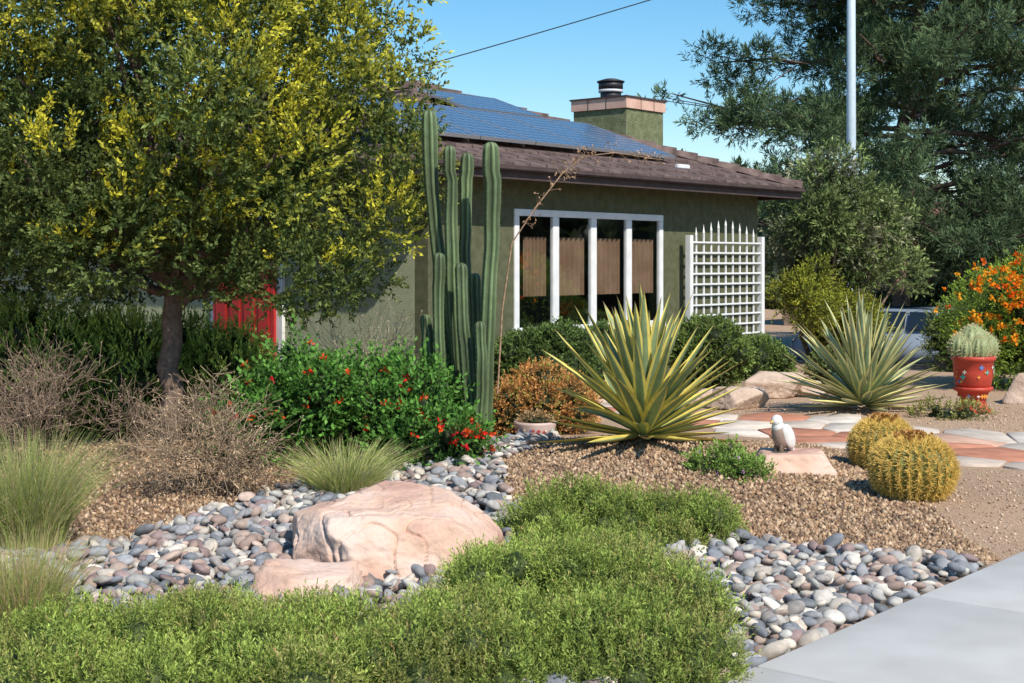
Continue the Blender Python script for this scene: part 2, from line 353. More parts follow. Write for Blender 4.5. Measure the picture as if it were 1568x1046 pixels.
# ---------- pine
def pine(name,base,top,R,nb,z0,dens,c1=(.17,.25,.12)):
    e=empty(name);base=np.array(base);top=np.array(top)
    tr=wob(base,top,14,.12);parts=[tube(tr,np.linspace(.24,.05,14),(.14,.10,.08),10)];B=[]
    for i in range(nb):
        f=z0+(1-z0)*((i+rng.random())/nb);p=base+(top-base)*f;az=i*2.4+rng.uniform(-.4,.4)
        ln=R*(.62+.5*math.sin(math.pi*min(1,(f-z0)/(1-z0)*.72+.2)))*rng.uniform(.75,1.1)*(1.05-.4*f*f)
        q=p+np.array([math.cos(az)*ln,math.sin(az)*ln,ln*rng.uniform(-.05,.35)-.15])
        P=wob(p,q,8,.1);parts.append(tube(P,np.linspace(.07,.015,8),(.14,.10,.08),6))
        for k in range(15):
            t=rng.uniform(.3,1.05);c=p+(q-p)*t+rng.normal(size=3)*np.array([.5,.5,.35])*(.5+.6*t)
            r=rng.uniform(.24,.5);B.append((*c,r,r,r*.65));
            parts.append(rods(np.array([p+(q-p)*max(0,t-.2)]),np.array([c]),.02,.008,(.14,.10,.08)))
    mkc('trunk_and_branches',parts,BARK,True,e)
    mkc('needles',foliage(B,dens,.22,13,.16,.027,(.08,.12,.065),c1,.5,.25,0,cull=.3,spread=.8,inner=.5,bvar=.3),NEEDLE,parent=e)
pine('pine_tree',(9.3,34,-1),(9.9,34.5,11),5.2,58,.16,24000)
pine('pine_tree',(14.6,38,-1),(14.6,38.5,11.5),4.8,36,.15,9500)
# ---------- hedge & shrubs
def shrub(name,blobs,*a,m=LEAF,stems=None,extra=(),**k):
    e=empty(name);mkc('foliage',foliage(blobs,*a,**k),m,parent=e)
    if stems is not None:mkc('stems',stems,BARK,True,e)
    for nm,pt,mm in extra:mkc(nm,pt,mm,parent=e)
    return e
hb=[]
for b in ((-4.1,12.6,.5,.75,.5,.6),(-3.5,12.6,.47,.5,.35,.58),(-5.1,13.0,.5,.8,.6,.6),(-2.55,12.9,.4,.4,.4,.5),(-3.0,13.0,.45,.4,.4,.55)):hb+=lumps(b,9,(.3,.42))
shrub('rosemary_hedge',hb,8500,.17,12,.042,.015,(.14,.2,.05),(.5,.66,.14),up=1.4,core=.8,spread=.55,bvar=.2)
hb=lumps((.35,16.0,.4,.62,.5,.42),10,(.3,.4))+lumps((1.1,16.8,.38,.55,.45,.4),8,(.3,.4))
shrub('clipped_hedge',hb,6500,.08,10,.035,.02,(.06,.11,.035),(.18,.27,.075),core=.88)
hb=lumps((2.5,18.0,.42,.48,.42,.45),9,(.3,.4))+lumps((3.3,19.2,.2,.4,.4,.35),5,(.3,.4))
shrub('clipped_hedge',hb,3500,.08,10,.035,.02,(.08,.12,.035),(.26,.36,.09),core=.88)
def blooms(blobs,n,col,size=.03,pet=7,zfrac=.0,out=1.12):
    B=np.array(blobs);idx=rng.integers(0,len(B),n);d=rdir(n);d[:,2]=np.abs(d[:,2])*.8+zfrac;d[:,1]=-np.abs(d[:,1]);d=nz(d)
    P=B[idx,:3]+d*B[idx,3:]*out+d*.06;R=np.repeat(np.arange(n),pet)
    C=np.array(col)[rng.integers(0,len(col),n)][R]*rng.uniform(.8,1.1,(n*pet,1))
    return [leaves(P[R]+rng.normal(size=(n*pet,3))*size*.25,rdir(n*pet)+d[R]*.5,size,size*.7,C)]
rb=[]
for b in ((-1.65,10.9,.42,.42,.4,.42),(-1.15,11.0,.42,.42,.4,.42),(-.72,10.9,.36,.38,.35,.36),(-.6,10.45,.2,.3,.3,.24),(-1.9,10.8,.3,.3,.3,.3),(-.4,10.5,.16,.18,.18,.18)):rb+=lumps(b,8,(.25,.5),sh=(.85,1.2))
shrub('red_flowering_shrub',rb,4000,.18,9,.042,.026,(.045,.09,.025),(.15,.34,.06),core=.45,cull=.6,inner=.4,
  extra=[('flowers',blooms(rb,90,[(.85,.03,.015),(.9,.12,.03),(.7,.02,.03)],.036,8,out=1.15),LEAF)])
def gcov(name,bs,n,nl=15,c1=(.40,.50,.11)):
    B=[]
    for b in bs:B+=lumps(b,14,(.2,.42),sh=(.7,1.0),zlo=.05)
    fl=rng.random(len(B))<.16
    def tfn(P,idx):return np.where(fl[idx],.35,0)+(rng.random(len(P))<.06)*.6
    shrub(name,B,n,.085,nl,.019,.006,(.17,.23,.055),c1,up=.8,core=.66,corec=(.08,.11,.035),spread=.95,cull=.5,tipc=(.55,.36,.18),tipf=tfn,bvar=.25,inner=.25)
gcov('groundcover_shrub',[(.42,8.15,.0,.4,.38,.25),(.95,8.1,.0,.38,.36,.2),(.2,7.5,0,.22,.22,.16)],8000)
gcov('groundcover_shrub',[(.05,6.45,.0,.44,.40,.24),(.5,6.6,.0,.45,.42,.25),(.6,6.1,0,.36,.45,.2),(-.2,5.8,0,.42,.5,.18),(.25,5.6,0,.45,.45,.18),(.42,7.1,0,.33,.3,.17),(.05,6.95,.0,.3,.28,.15),(.45,5.45,0,.42,.4,.16),(-.3,5.35,0,.4,.4,.15)],22000)
gcov('groundcover_shrub',[(-1.05,5.8,.0,.5,.4,.14),(-1.5,5.7,.0,.42,.4,.15),(-.75,5.7,.0,.36,.4,.13),(-1.85,5.35,0,.42,.4,.13),(-1.0,5.3,0,.7,.4,.14),(-1.35,6.15,0,.25,.16,.1)],15000)
# grasses
def grass(name,c,r,h,n,cols,sp=.5,w=.006):
    a=rng.uniform(0,6.3,n);q=r*np.sqrt(rng.random(n));x=c[0]+np.cos(a)*q;y=c[1]+np.sin(a)*q;z=H(x,y)
    P=np.stack([x,y,z],1);o=np.stack([np.cos(a),np.sin(a),0*a],1)*(q/r)[:,None]*sp+rng.normal(size=(n,3))*[.22,.22,0]
    hh=h*rng.uniform(.45,1.1,n)[:,None];col=np.array(cols)[rng.integers(0,len(cols),n)]*rng.uniform(.8,1.2,(n,1))
    sd=nz(np.cross(o+[0,0,.3],rdir(n)));rows=[]
    for t in (0,.35,.7,1):
        p=P+np.array([0,0,1])*hh*(t-.25*t*t*np.linalg.norm(o,axis=1,keepdims=True))+o*hh*(t**1.8);ww=w*(1-t*.92)
        rows+= [p-sd*ww*.5,p+sd*ww*.5]
    V=np.stack(rows,1).reshape(-1,3);b=np.arange(n)[:,None]*8
    F=np.concatenate([np.concatenate([b+2*k,b+2*k+1,b+2*k+3,b+2*k+2],1) for k in range(3)])
    return mk(name,V,F,LEAF,np.repeat(col,8,0))
gcol=[(.38,.44,.13),(.47,.45,.18),(.29,.38,.09),(.57,.48,.26)]
grass('deer_grass',(-2.68,7.85),.2,.66,2600,gcol,.5)
grass('deer_grass',(-2.05,5.95),.14,.46,2200,[(.42,.46,.13),(.52,.44,.2),(.32,.42,.1),(.62,.44,.26)],.4,.005)
grass('deer_grass',(-1.12,9.5),.2,.38,1500,[(.5,.52,.18),(.6,.54,.28),(.38,.46,.12)],.9,.007)
grass('deer_grass',(-3.0,6.9),.2,.5,1200,gcol,.5)
# dry twig shrubs
def dry(name,c,r,h,n,col,r0=.006,br=4):
    P0=[];P1=[];R0=[];R1=[]
    z=float(H(c[0],c[1]));stack=[]
    for i in range(n):
        d=rdir(1)[0];d[2]=abs(d[2])+.35;d=d/np.linalg.norm(d);stack.append((np.array([c[0],c[1],z])+rng.normal(size=3)*[r*.25,r*.25,0],d,0,r0))
    while stack:
        p,d,l,rr=stack.pop();ln=(h*.36 if l==0 else h*.22)*rng.uniform(.4,1.4)/(1+.15*l)
        dd=d*np.array([r/h*1.3,r/h*1.3,1]) if l==0 else d
        q=p+dd*ln;P0.append(p);P1.append(q);R0.append(rr);R1.append(rr*.65)
        if l<br:
            for _ in range(3 if l<3 else 2):
                e=nz(d+rng.normal(size=3)*.65+[0,0,.08]);stack.append((q,e,l+1,rr*.65))
    P0=np.array(P0);P1=np.array(P1);cc=np.array(col)*rng.uniform(.45,1.45,(len(P0),1))
    e=empty(name);parts=[rods(P0,P1,np.maximum(R0,.0019),np.maximum(R1,.0016),cc)]
    k=rng.random(len(P1))<.4;Q=np.repeat(P1[k],2,0);parts.append(leaves(Q,rdir(len(Q)),.02,.009,np.repeat(cc[k],2,0)*1.1))
    mkc('twigs',parts,BARK,parent=e)
dry('dry_shrub',(-2.05,9.5),.24,.9,17,(.40,.29,.19),.007)
dry('dry_shrub',(-1.82,9.4),.2,.55,8,(.40,.29,.19),.007)
dry('dry_shrub',(-3.6,10.6),.36,1.0,18,(.28,.2,.145),.007)
dry('dry_shrub',(-3.0,11.0),.3,.65,8,(.28,.2,.145))
dry('dry_shrub',(-1.35,12.0),.4,1.25,15,(.42,.36,.25))
# ---------- agaves
def agave(name,c,n,Lo,Li,W,gcolr,ycol,marg=.55):
    parts=[];z0=float(H(*c));cols=[-1,-.8,-marg-.03,-marg+.03,0,marg-.03,marg+.03,.8,1];K=14
    for i in range(n):
        f=(i+.5)/n;az=i*2.39996+rng.uniform(-.15,.15);el=math.radians(-2+88*f**.9+rng.uniform(-7,7))
        L=(Lo+(Li-Lo)*math.sin(f*math.pi/2))*rng.uniform(.8,1.08);bend=rng.uniform(-.25,.4)*(1-f*.6)
        if f<.12:bend=-.15
        o=np.array([math.cos(az),math.sin(az),0]);up=np.array([0,0,1.]);sd=np.array([-math.sin(az),math.cos(az),0])
        p=np.array([c[0],c[1],z0+.04+.1*f])+o*.06*(1-f);V=[];C=[]
        w_=W*rng.uniform(.8,1.15);yc=np.array(ycol)*rng.uniform(.8,1.1);g=np.array(gcolr)*rng.uniform(.8,1.2)
        a=el+bend*.5;tw=rng.uniform(-.3,.3)
        for k in range(K):
            t=k/(K-1);ang=a-bend*t;d=o*math.cos(ang)+up*math.sin(ang);nr=-o*math.sin(ang)+up*math.cos(ang)
            if k:p=p+d*L/(K-1)
            w=w_*(.62+.38*math.sin(min(t/.4,1)*math.pi/2))*(1-max(0,(t-.35)/.65)**1.7)+.002
            s2=sd*math.cos(tw*t)+nr*math.sin(tw*t)
            for q in cols:
                V.append(p+s2*q*w*.5+nr*(abs(q)**1.3*w*.25));cc=yc if abs(q)>marg else g
                C.append(cc if t<.97 else np.array([.12,.07,.04]))
        m=len(cols);F=[[k*m+j,k*m+j+1,(k+1)*m+j+1,(k+1)*m+j] for k in range(K-1) for j in range(m-1)]
        parts.append((np.array(V),np.array(F),np.array(C)))
    return mkc(name,parts,SUCC,True)
agave('variegated_agave',(.98,10.6),92,.74,1.02,.115,(.22,.29,.14),(.80,.64,.15),.58)
agave('variegated_agave',(3.6,14.6),105,.8,1.08,.095,(.24,.31,.17),(.68,.62,.27),.58)
# ---------- cacti
def colcactus(parts,path,r,nr=6):
    P=np.array(path,float);t=np.linspace(0,1,len(P));tt=np.linspace(0,1,26)
    Q=np.stack([np.interp(tt,t,P[:,k]) for k in range(3)],1)
    for _ in range(2):Q[1:-1]=(Q[:-2]+Q[1:-1]*2+Q[2:])/4
    Q[3:-3,:2]+=np.cumsum(rng.normal(size=(20,2))*.002,0)
    h=np.linalg.norm(Q[-1]-Q[0]);T=nz(Q[-1]-Q[-2])
    Q=np.concatenate([Q[:-1],[Q[-1]+T*r*k for k in (-.2,.3,.6,.8,.92,.97)]])
    R=np.full(len(Q),r)*(1+.08*np.sin(np.linspace(0,11,len(Q))+rng.uniform(0,6)));R[-6:]=r*np.array([1,.95,.8,.6,.35,.08]);R[0]*=.8
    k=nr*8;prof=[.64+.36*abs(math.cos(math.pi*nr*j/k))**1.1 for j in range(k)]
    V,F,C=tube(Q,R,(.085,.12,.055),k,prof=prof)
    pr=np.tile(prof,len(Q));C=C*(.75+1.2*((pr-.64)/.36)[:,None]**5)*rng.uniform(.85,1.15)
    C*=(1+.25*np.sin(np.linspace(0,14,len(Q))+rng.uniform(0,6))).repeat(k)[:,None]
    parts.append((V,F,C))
    VV=V.reshape(len(Q),k,3);S0=[];S1=[]
    for j in range(0,k,8):
        for f in np.arange(.02,.98,.05/h):
            x=f*(len(Q)-6);i=int(x);b=VV[i,j]*(1-x+i)+VV[i+1,j]*(x-i);ctr=Q[i]*(1-x+i)+Q[i+1]*(x-i);d=nz(b-ctr)
            for _ in range(3):S0.append(b);S1.append(b+nz(d+rng.normal(size=3)*.6)*.011)
    sp.append(rods(np.array(S0),np.array(S1),.0007,.0003,(.35,.3,.2)))
sp=[];cp=[];Yc=11.1
def cst(pts,r,dy=0):
    colcactus(cp,[(x,Yc+dy+rng.uniform(-.015,.015),z) for x,z in pts],r)
cst([(-.232,-.03),(-.215,.58),(-.182,1.34),(-.16,1.95),(-.164,2.46)],.064,-.1)
cst([(-.438,.03),(-.48,.76),(-.585,1.6),(-.646,2.22),(-.66,2.75)],.060,.25)
cst([(-.361,.0),(-.356,.76),(-.378,1.6),(-.366,2.1),(-.36,2.42)],.052,.3)
cst([(-.40,.03),(-.432,.57),(-.483,1.34),(-.494,2.0),(-.492,2.46)],.052,.1)
cst([(-.295,.0),(-.322,.49),(-.342,.88),(-.382,1.19),(-.392,1.54)],.05,-.15)
cst([(-.436,.03),(-.527,.38),(-.558,.78),(-.568,1.19),(-.566,1.62)],.048,-.05)
cst([(-.278,.0),(-.288,.57),(-.288,.97),(-.292,1.46)],.048,.12)
cst([(-.322,.0),(-.245,.4),(-.234,.8),(-.244,1.1)],.046,-.28)
cst([(-.49,.03),(-.638,.45),(-.675,.87),(-.69,1.13)],.046,.3)
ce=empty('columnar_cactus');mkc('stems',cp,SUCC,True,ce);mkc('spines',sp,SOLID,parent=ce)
def barrel(name,c,R,Hh,nr=26):
    z0=float(H(*c))-.02;k=nr*6;n=26;V=[];C=[];lat=np.linspace(-.38*math.pi,.5*math.pi,n)
    for a in lat:
        for j in range(k):
            rb=abs(math.cos(math.pi*nr*j/k));q=1-.11*(1-rb**1.2)*math.cos(a)
            r=R*math.cos(a)**.85*q if a<math.pi/2-.01 else .001
            z=Hh*(math.sin(a)-math.sin(lat[0]))/(1-math.sin(lat[0]))-(.03*R/.27)*max(0,(a-1.25)/.3)
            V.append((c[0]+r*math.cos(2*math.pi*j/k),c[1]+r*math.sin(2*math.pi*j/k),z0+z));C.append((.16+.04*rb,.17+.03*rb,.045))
    V=np.array(V);VV=V.reshape(n,k,3);F=[[i*k+j,i*k+(j+1)%k,(i+1)*k+(j+1)%k,(i+1)*k+j] for i in range(n-1) for j in range(k)]
    ctr=np.array([c[0],c[1],z0+Hh*.4]);S0=[];S1=[];CC=[]
    for j in range(0,k,6):
        for x in np.arange(2,n-1.5,.7):
            i=int(x);b=VV[i,j]*(1-x+i)+VV[i+1,j]*(x-i);d=nz(b-ctr)
            for _ in range(11):
                S0.append(b);S1.append(b+nz(d*.6+rng.normal(size=3)*.65)*R*rng.uniform(.1,.2));CC.append(np.array([.9,.62,.16])*rng.uniform(.65,1.1))
    e=empty(name);mkc('body',[(V,np.array(F),np.array(C))],SUCC,True,e);pp=[rods(np.array(S0),np.array(S1),.0023,.0009,np.array(CC))]
    mkc('spines',pp,SOLID,parent=e)
    n2=38;a=rng.uniform(0,6.3,n2);q=R*rng.uniform(.1,.45,n2);P=np.stack([c[0]+q*np.cos(a),c[1]+q*np.sin(a),z0+Hh*(1-.25*(q/R)**2)-.005],1)
    D=np.stack([np.cos(a)*.4,np.sin(a)*.4,1+0*a],1);tip=P+D*.035
    w=[rods(P,tip,.009,.012,(.5,.27,.08),6)]
    R_=np.repeat(np.arange(n2),6);w.append(leaves(tip[R_],D[R_]+rdir(n2*6)*.7,.024,.011,np.tile([.5,.25,.07],(n2*6,1))));
    a=rdir(1200);a[:,2]=np.abs(a[:,2]);P=np.array([c[0],c[1],z0+Hh-.04])+a*[R*.4,R*.4,.03]
    w.append(leaves(P,a+[0,0,.3],.025,.006,np.tile([.8,.62,.22],(1200,1))))
    mkc('crown_buds',w,SOLID,parent=e)
barrel('golden_barrel_cactus',(2.57,9.12),.26,.40)
barrel('golden_barrel_cactus',(2.69,10.3),.235,.39)
# ---------- potted cactus
pc=empty('potted_cactus')
cx,cy=4.8,14.8;zz=float(H(cx,cy));red=(.5,.06,.035)
pot=[cyl(0,0,0,0,red,8,(cx,cy),[(.17,zz),(.2,zz+.03),(.15,zz+.06),(.13,zz+.14),(.17,zz+.22),(.21,zz+.24),(.21,zz+.27)])]
mkc('pedestal',pot,SOLID,parent=pc)
V,Fs,c_=cyl(0,0,0,0,red,32,(cx,cy),[(.16,zz+.27),(.18,zz+.29),(.20,zz+.42),(.205,zz+.54),(.225,zz+.55),(.225,zz+.59),(.19,zz+.59),(.18,zz+.55)])
mkc('pot',[(V,Fs,c_)],SOLID,True,pc)
pt=[];cc=[(.75,.55,.1),(.1,.35,.3),(.7,.6,.5),(.75,.3,.05),(.1,.2,.45)]
for k in range(80):
    a=rng.uniform(0,6.28);z=rng.choice([.33,.38,.43,.48,.13,.18]);r={.33:.187,.38:.196,.43:.202,.48:.204,.13:.135,.18:.152}[z]
    o=np.array([cx+math.cos(a)*(r+.005),cy+math.sin(a)*(r+.005),zz+z]);sd=np.array([-math.sin(a),math.cos(a),0]);
    s=rng.uniform(.010,.026);V=np.array([o+(sd*math.cos(q)*(1+.4*math.cos(4*q))+np.array([0,0,1])*math.sin(q)*(1+.4*math.cos(4*q)))*s for q in np.arange(16)*math.pi/8]);pt.append((V,np.array([list(range(16))]),cc[k%5]))
mkc('painted_motifs',pt,SOLID,parent=pc)
gl=[];gs=[]
for q in ((0,0,.09,.17),(-.14,-.02,.06,.12),(.13,-.03,.06,.12),(.02,-.13,.05,.11),(0,.12,.05,.12),(-.09,-.1,.03,.1),(.1,.08,.05,.1)):
    nr=12;k=nr*4;R=q[3];V=[];n=12
    for a in np.linspace(-1.2,1.55,n):
        for j in range(k):
            r=R*math.cos(a)*(.85+.15*abs(math.cos(math.pi*nr*j/k)));V.append((cx+q[0]+r*math.cos(2*math.pi*j/k),cy+q[1]+r*math.sin(2*math.pi*j/k),zz+.62+q[2]+R*1.15*math.sin(a)))
    V=np.array(V);gl.append((V,np.array([[i*k+j,i*k+(j+1)%k,(i+1)*k+(j+1)%k,(i+1)*k+j] for i in range(n-1) for j in range(k)]),(.3,.34,.16)))
    b=np.repeat(V[::4],3,0);d=nz(b-np.array([cx+q[0],cy+q[1],zz+.62+q[2]]));gs.append(rods(b,b+nz(d+rng.normal(size=b.shape)*.5)*.03,.0018,.0008,(.75,.68,.4)))
mkc('cactus',gl,SUCC,True,pc);mkc('spines',gs,SOLID,parent=pc)
tb=empty('painted_planter');V,Fs,c_=cyl(0,0,0,0,(.6,.45,.4),32,(.2,12.35),[(.1,.0),(.15,.05),(.17,.13),(.185,.19),(.185,.21),(.16,.21),(.15,.17)])
mkc('bowl',[(V,Fs,c_)],SOLID,True,tb);pt=[]
for k in range(90):
    a=rng.uniform(0,6.28);z=rng.uniform(.06,.16);r=.153+(z-.05)*.25+.004;o=np.array([.2+math.cos(a)*r,12.35+math.sin(a)*r,z]);sd=np.array([-math.sin(a),math.cos(a),0]);s=rng.uniform(.01,.02)
    pt.append((np.array([o-sd*s,o-[0,0,s],o+sd*s,o+[0,0,s]]),np.array([[0,1,2,3]]),[(.4,.05,.05),(.1,.15,.3),(.75,.7,.65)][k%3]))
mkc('painted_motifs',pt,SOLID,parent=tb)
mkc('succulents',foliage([(.2,12.35,.21,.13,.13,.05)],120,.04,7,.03,.012,(.2,.16,.08),(.5,.33,.17)),LEAF,parent=tb)
rb=lumps((.32,13.2,.25,.44,.35,.3),10,(.3,.42))+lumps((.05,13.0,.2,.28,.25,.24),5)
shrub('rust_leaved_shrub',rb,3000,.09,10,.03,.014,(.26,.16,.06),(.75,.38,.13),core=.8,tipc=(.4,.45,.1),tipf=lambda P,i:(rng.random(len(P))<.2)*1.0)
rb=lumps((1.42,9.65,.18,.2,.18,.1),6,(.3,.5))+lumps((1.55,9.5,.15,.14,.14,.08),4,(.3,.5))
shrub('flowering_groundcover',rb,800,.09,9,.026,.015,(.1,.15,.04),(.32,.48,.1),core=.6,extra=[('flowers',blooms(rb,14,[(.5,.25,.6),(.65,.4,.6)],.016,5),LEAF)])
rb=lumps((4.3,14.0,.08,.4,.2,.09),5,(.3,.45))
shrub('flowering_groundcover',rb,350,.08,9,.026,.015,(.16,.16,.06),(.45,.45,.13),core=.5)
rb=lumps((6.4,18,.75,.95,.75,.8),18,(.26,.4),sh=(.75,1.15))
shrub('orange_flowering_shrub',rb,6000,.17,12,.035,.014,(.1,.17,.03),(.34,.5,.07),core=.5,inner=.4,cull=.6,extra=[('flowers',blooms(rb,620,[(.98,.30,.01),(.95,.17,.01),(.98,.45,.03)],.05,8,.12),LEAF)])
# olive tree beside house
bl2=[]
for q in rdir(50):bl2.append((5.15+q[0]*.85*rng.uniform(.4,1.15),23.3+q[1]*.8,2.05+q[2]*1.3*rng.uniform(.4,1),*([rng.uniform(.16,.34)]*3)))
for q in rdir(26):bl2.append((6.05+q[0]*.6,23.5+q[1]*.5,1.75+q[2]*.75,*([rng.uniform(.16,.3)]*3)))
st2=[tube(wob((5.1+rng.uniform(-.15,.15),23.3,-.4),b[:3],7,.05),np.linspace(.05,.012,7),(.2,.15,.11),6) for b in bl2[::4]]
yb2=rng.random(len(bl2))
shrub('olive_tree',bl2,3600,.2,10,.085,.03,(.08,.11,.04),(.25,.32,.11),core=0,inner=.4,cull=.4,stems=st2,up=.2,bvar=.45,tipc=(.42,.42,.26),tipf=lambda P,i:(yb2[i]<.25)*1.0)
rb=lumps((4.55,21.8,.95,.3,.3,.45),10,(.3,.55),sh=(.8,1.4))+lumps((5.4,22.6,.5,.4,.4,.6),9,(.3,.5),sh=(.8,1.3))
shrub('yellow_green_shrub',rb,2500,.18,10,.05,.022,(.10,.12,.03),(.38,.40,.05),core=0,inner=.5,cull=.5,bvar=.35)
rb=lumps((7.6,23.5,.2,.7,.5,.8),9,(.3,.45))+lumps((8.6,25,.0,.8,.5,.9),9,(.3,.45))+lumps((4.2,18.6,.1,.3,.3,.3),5)
shrub('desert_shrub',rb,5000,.13,10,.045,.02,(.07,.1,.035),(.22,.28,.09),core=.7)
# dry stalk
stk=empty('dry_flower_stalk')
PP=np.array([(-.12,11.8,.5),(-.08,11.8,1.2),(.0,11.8,1.75),(.2,11.8,2.05),(.42,11.8,2.33),(.6,11.8,2.47),(.85,11.8,2.5),(1.25,11.8,2.44)])
pp=[tube(PP,np.linspace(.009,.003,8),(.4,.26,.17),5)];P0=[];P1=[]
for k in range(70):
    t=rng.uniform(2.5,7);i=int(min(t,6));b=PP[i]+(PP[i+1]-PP[i])*(t-i);P0.append(b);P1.append(b+nz(rng.normal(size=3)+[.3,0,.5])*rng.uniform(.03,.12))
P0=np.array(P0);P1=np.array(P1);pp.append(rods(P0,P1,.002,.001,(.4,.26,.17)));R_=np.repeat(np.arange(70),4);pp.append(leaves(P1[R_],rdir(280),.025,.01,np.tile([.5,.32,.2],(280,1))))
mkc('stalk',pp,BARK,parent=stk)
# ---------- house
house=empty('stucco_house',(-.91,15.4,0),math.atan2(.768,.64))
STU=mat('stucco_green',(.10,.108,.055),(.145,.15,.085),.95,9,.9,90,dist=.02)
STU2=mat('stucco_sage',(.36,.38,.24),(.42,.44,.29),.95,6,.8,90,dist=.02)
WHITE=mat('white_frame_paint',(.70,.71,.71),(.8,.8,.79),.5,8)
BRN=mat('brown_fascia',(.06,.04,.038),(.085,.06,.055),.7,8,.2,60)
TILE=mat('roof_tile',(.09,.06,.052),(.2,.14,.125),.85,6,.6,40)
x1,y1=7.03,14.0;wx0,wx1,wz0,wz1=1.47,4.52,.76,2.19
hw=lambda n,*a:box(n,*a,STU,house)
hw('wall_front_l',0,wx0,0,.2,-1.3,2.6);hw('wall_front_r',wx1,x1,0,.2,-1.3,2.6);hw('wall_front_b',wx0,wx1,0,.2,-1.3,wz0);hw('wall_front_t',wx0,wx1,0,.2,wz1,2.6)
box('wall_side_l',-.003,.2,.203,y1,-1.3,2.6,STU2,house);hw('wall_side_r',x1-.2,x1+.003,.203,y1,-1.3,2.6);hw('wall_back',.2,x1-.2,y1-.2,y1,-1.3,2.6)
INT=mat('interior',(.10,.085,.075));CUR=mat('curtain',(.33,.19,.12),(.44,.27,.18),.9,4)
box('room_back',wx0-.3,wx1+.3,1.6,1.65,0,2.5,INT,house);box('room_floor',wx0-.3,wx1+.3,.21,1.6,.2,.25,INT,house);box('room_ceiling',wx0-.3,wx1+.3,.21,1.6,2.45,2.5,INT,house)
box('room_l',wx0-.35,wx0-.3,.21,1.65,.2,2.5,INT,house);box('room_r',wx1+.3,wx1+.35,.21,1.65,.2,2.5,INT,house)
f=.06
def fr(n,a,b,c,d,yy=(-.02,.03)):box(n,a,b,yy[0],yy[1],c,d,WHITE,house,.005)
fr('frame_top',wx0-.02,wx1+.02,wz1-f,wz1+.02);fr('frame_bottom',wx0-.04,wx1+.04,wz0-.02,wz0+f,(-.05,.03))
pw=(wx1-wx0)/4
for k in range(5):
    xx=wx0+k*pw;fr('mullion_%d'%k,xx-(.06 if 0<k<4 else .02 if k==0 else .07),xx+(.06 if 0<k<4 else .07 if k==0 else .02),wz0+f+.001,wz1-f-.001,(-.018,.03))
m,nt,o=newmat('window_glass');N=nt.nodes.new
g=N('ShaderNodeBsdfGlossy');g.inputs['Roughness'].default_value=.02;g.inputs[0].default_value=(.9,.95,1,1);tr=N('ShaderNodeBsdfTransparent');tr.inputs[0].default_value=(.85,.9,.9,1)
mx=N('ShaderNodeMixShader');mx.inputs[0].default_value=.28;nt.links.new(tr.outputs[0],mx.inputs[1]);nt.links.new(g.outputs[0],mx.inputs[2]);nt.links.new(mx.outputs[0],o.inputs[0])
GL=m
mk('glass',np.array([(wx0+.01,.008,wz0+.02),(wx1-.01,.008,wz0+.02),(wx1-.01,.008,wz1-.02),(wx0+.01,.008,wz1-.02)]),np.array([[0,1,2,3]]),GL,None,False,house)
for k in range(4):
    a=wx0+k*pw+(.3 if k==0 else .14);b=wx0+(k+1)*pw-.05;n=60;V=[]
    zt,zb=wz1-.3,wz0+.42
    for zq in (zb,zt):
        for q in range(n):
            t=q/(n-1);V.append((a+(b-a)*t,.12+.02*math.sin(t*36),zq))
    mk('curtain_%d'%k,np.array(V),np.array([[q,q+1,n+q+1,n+q] for q in range(n-1)]),CUR,None,True,house)
# roof
ox=.45;ex0,ex1,ey0,ey1=-ox,x1+ox,-ox,y1+ox;W2=(ex1-ex0)/2;tanp=.36;ez=2.66
nC=13;Vr=[];Fr=[]
def rquad(a,b,c,d):
    n=len(Vr);Vr.extend([a,b,c,d]);Fr.append([n,n+1,n+2,n+3])
for k in range(nC):
    b0=W2*k/nC;b1=W2*(k+1)/nC;za=ez+tanp*b0+.035;zb=ez+tanp*b1;zl=ez+tanp*b0-.004
    A=[(ex0+b0,ey0+b0),(ex1-b0,ey0+b0),(ex1-b0,ey1-b0),(ex0+b0,ey1-b0)];Bq=[(ex0+b1,ey0+b1),(ex1-b1,ey0+b1),(ex1-b1,ey1-b1),(ex0+b1,ey1-b1)]
    for q in range(4):
        r=(q+1)%4;rquad((*A[q],za),(*A[r],za),(*Bq[r],zb+.005),(*Bq[q],zb+.005));rquad((*A[q],zl),(*A[r],zl),(*A[r],za),(*A[q],za))
mk('roof_courses',np.array(Vr),np.array(Fr),TILE,None,False,house)
tl=[]
for k in range(nC):
    b0=W2*k/nC;b1=W2*(k+1)/nC
    for xx in np.arange(ex0+b0+.15,ex1-b0-.1,.3):
        xx+=(.15 if k%2 else 0)
        if xx>ex1-b1-.05 or xx<ex0+b1+.05:continue
        z0=ez+tanp*b0+.036;z1=ez+tanp*b1+.006
        V=[(xx-.012,ey0+b0-.004,z0-.02),(xx+.012,ey0+b0-.004,z0-.02),(xx+.012,ey0+b1,z1+.012),(xx-.012,ey0+b1,z1+.012),(xx-.012,ey0+b0-.004,z0+.012),(xx+.012,ey0+b0-.004,z0+.012)]
        tl.append((np.array(V),[np.array([[4,5,2,3],[0,1,5,4]])],(0,0,0)))
mkc('tile_joints',tl,BRN,False,house)
hc=[]
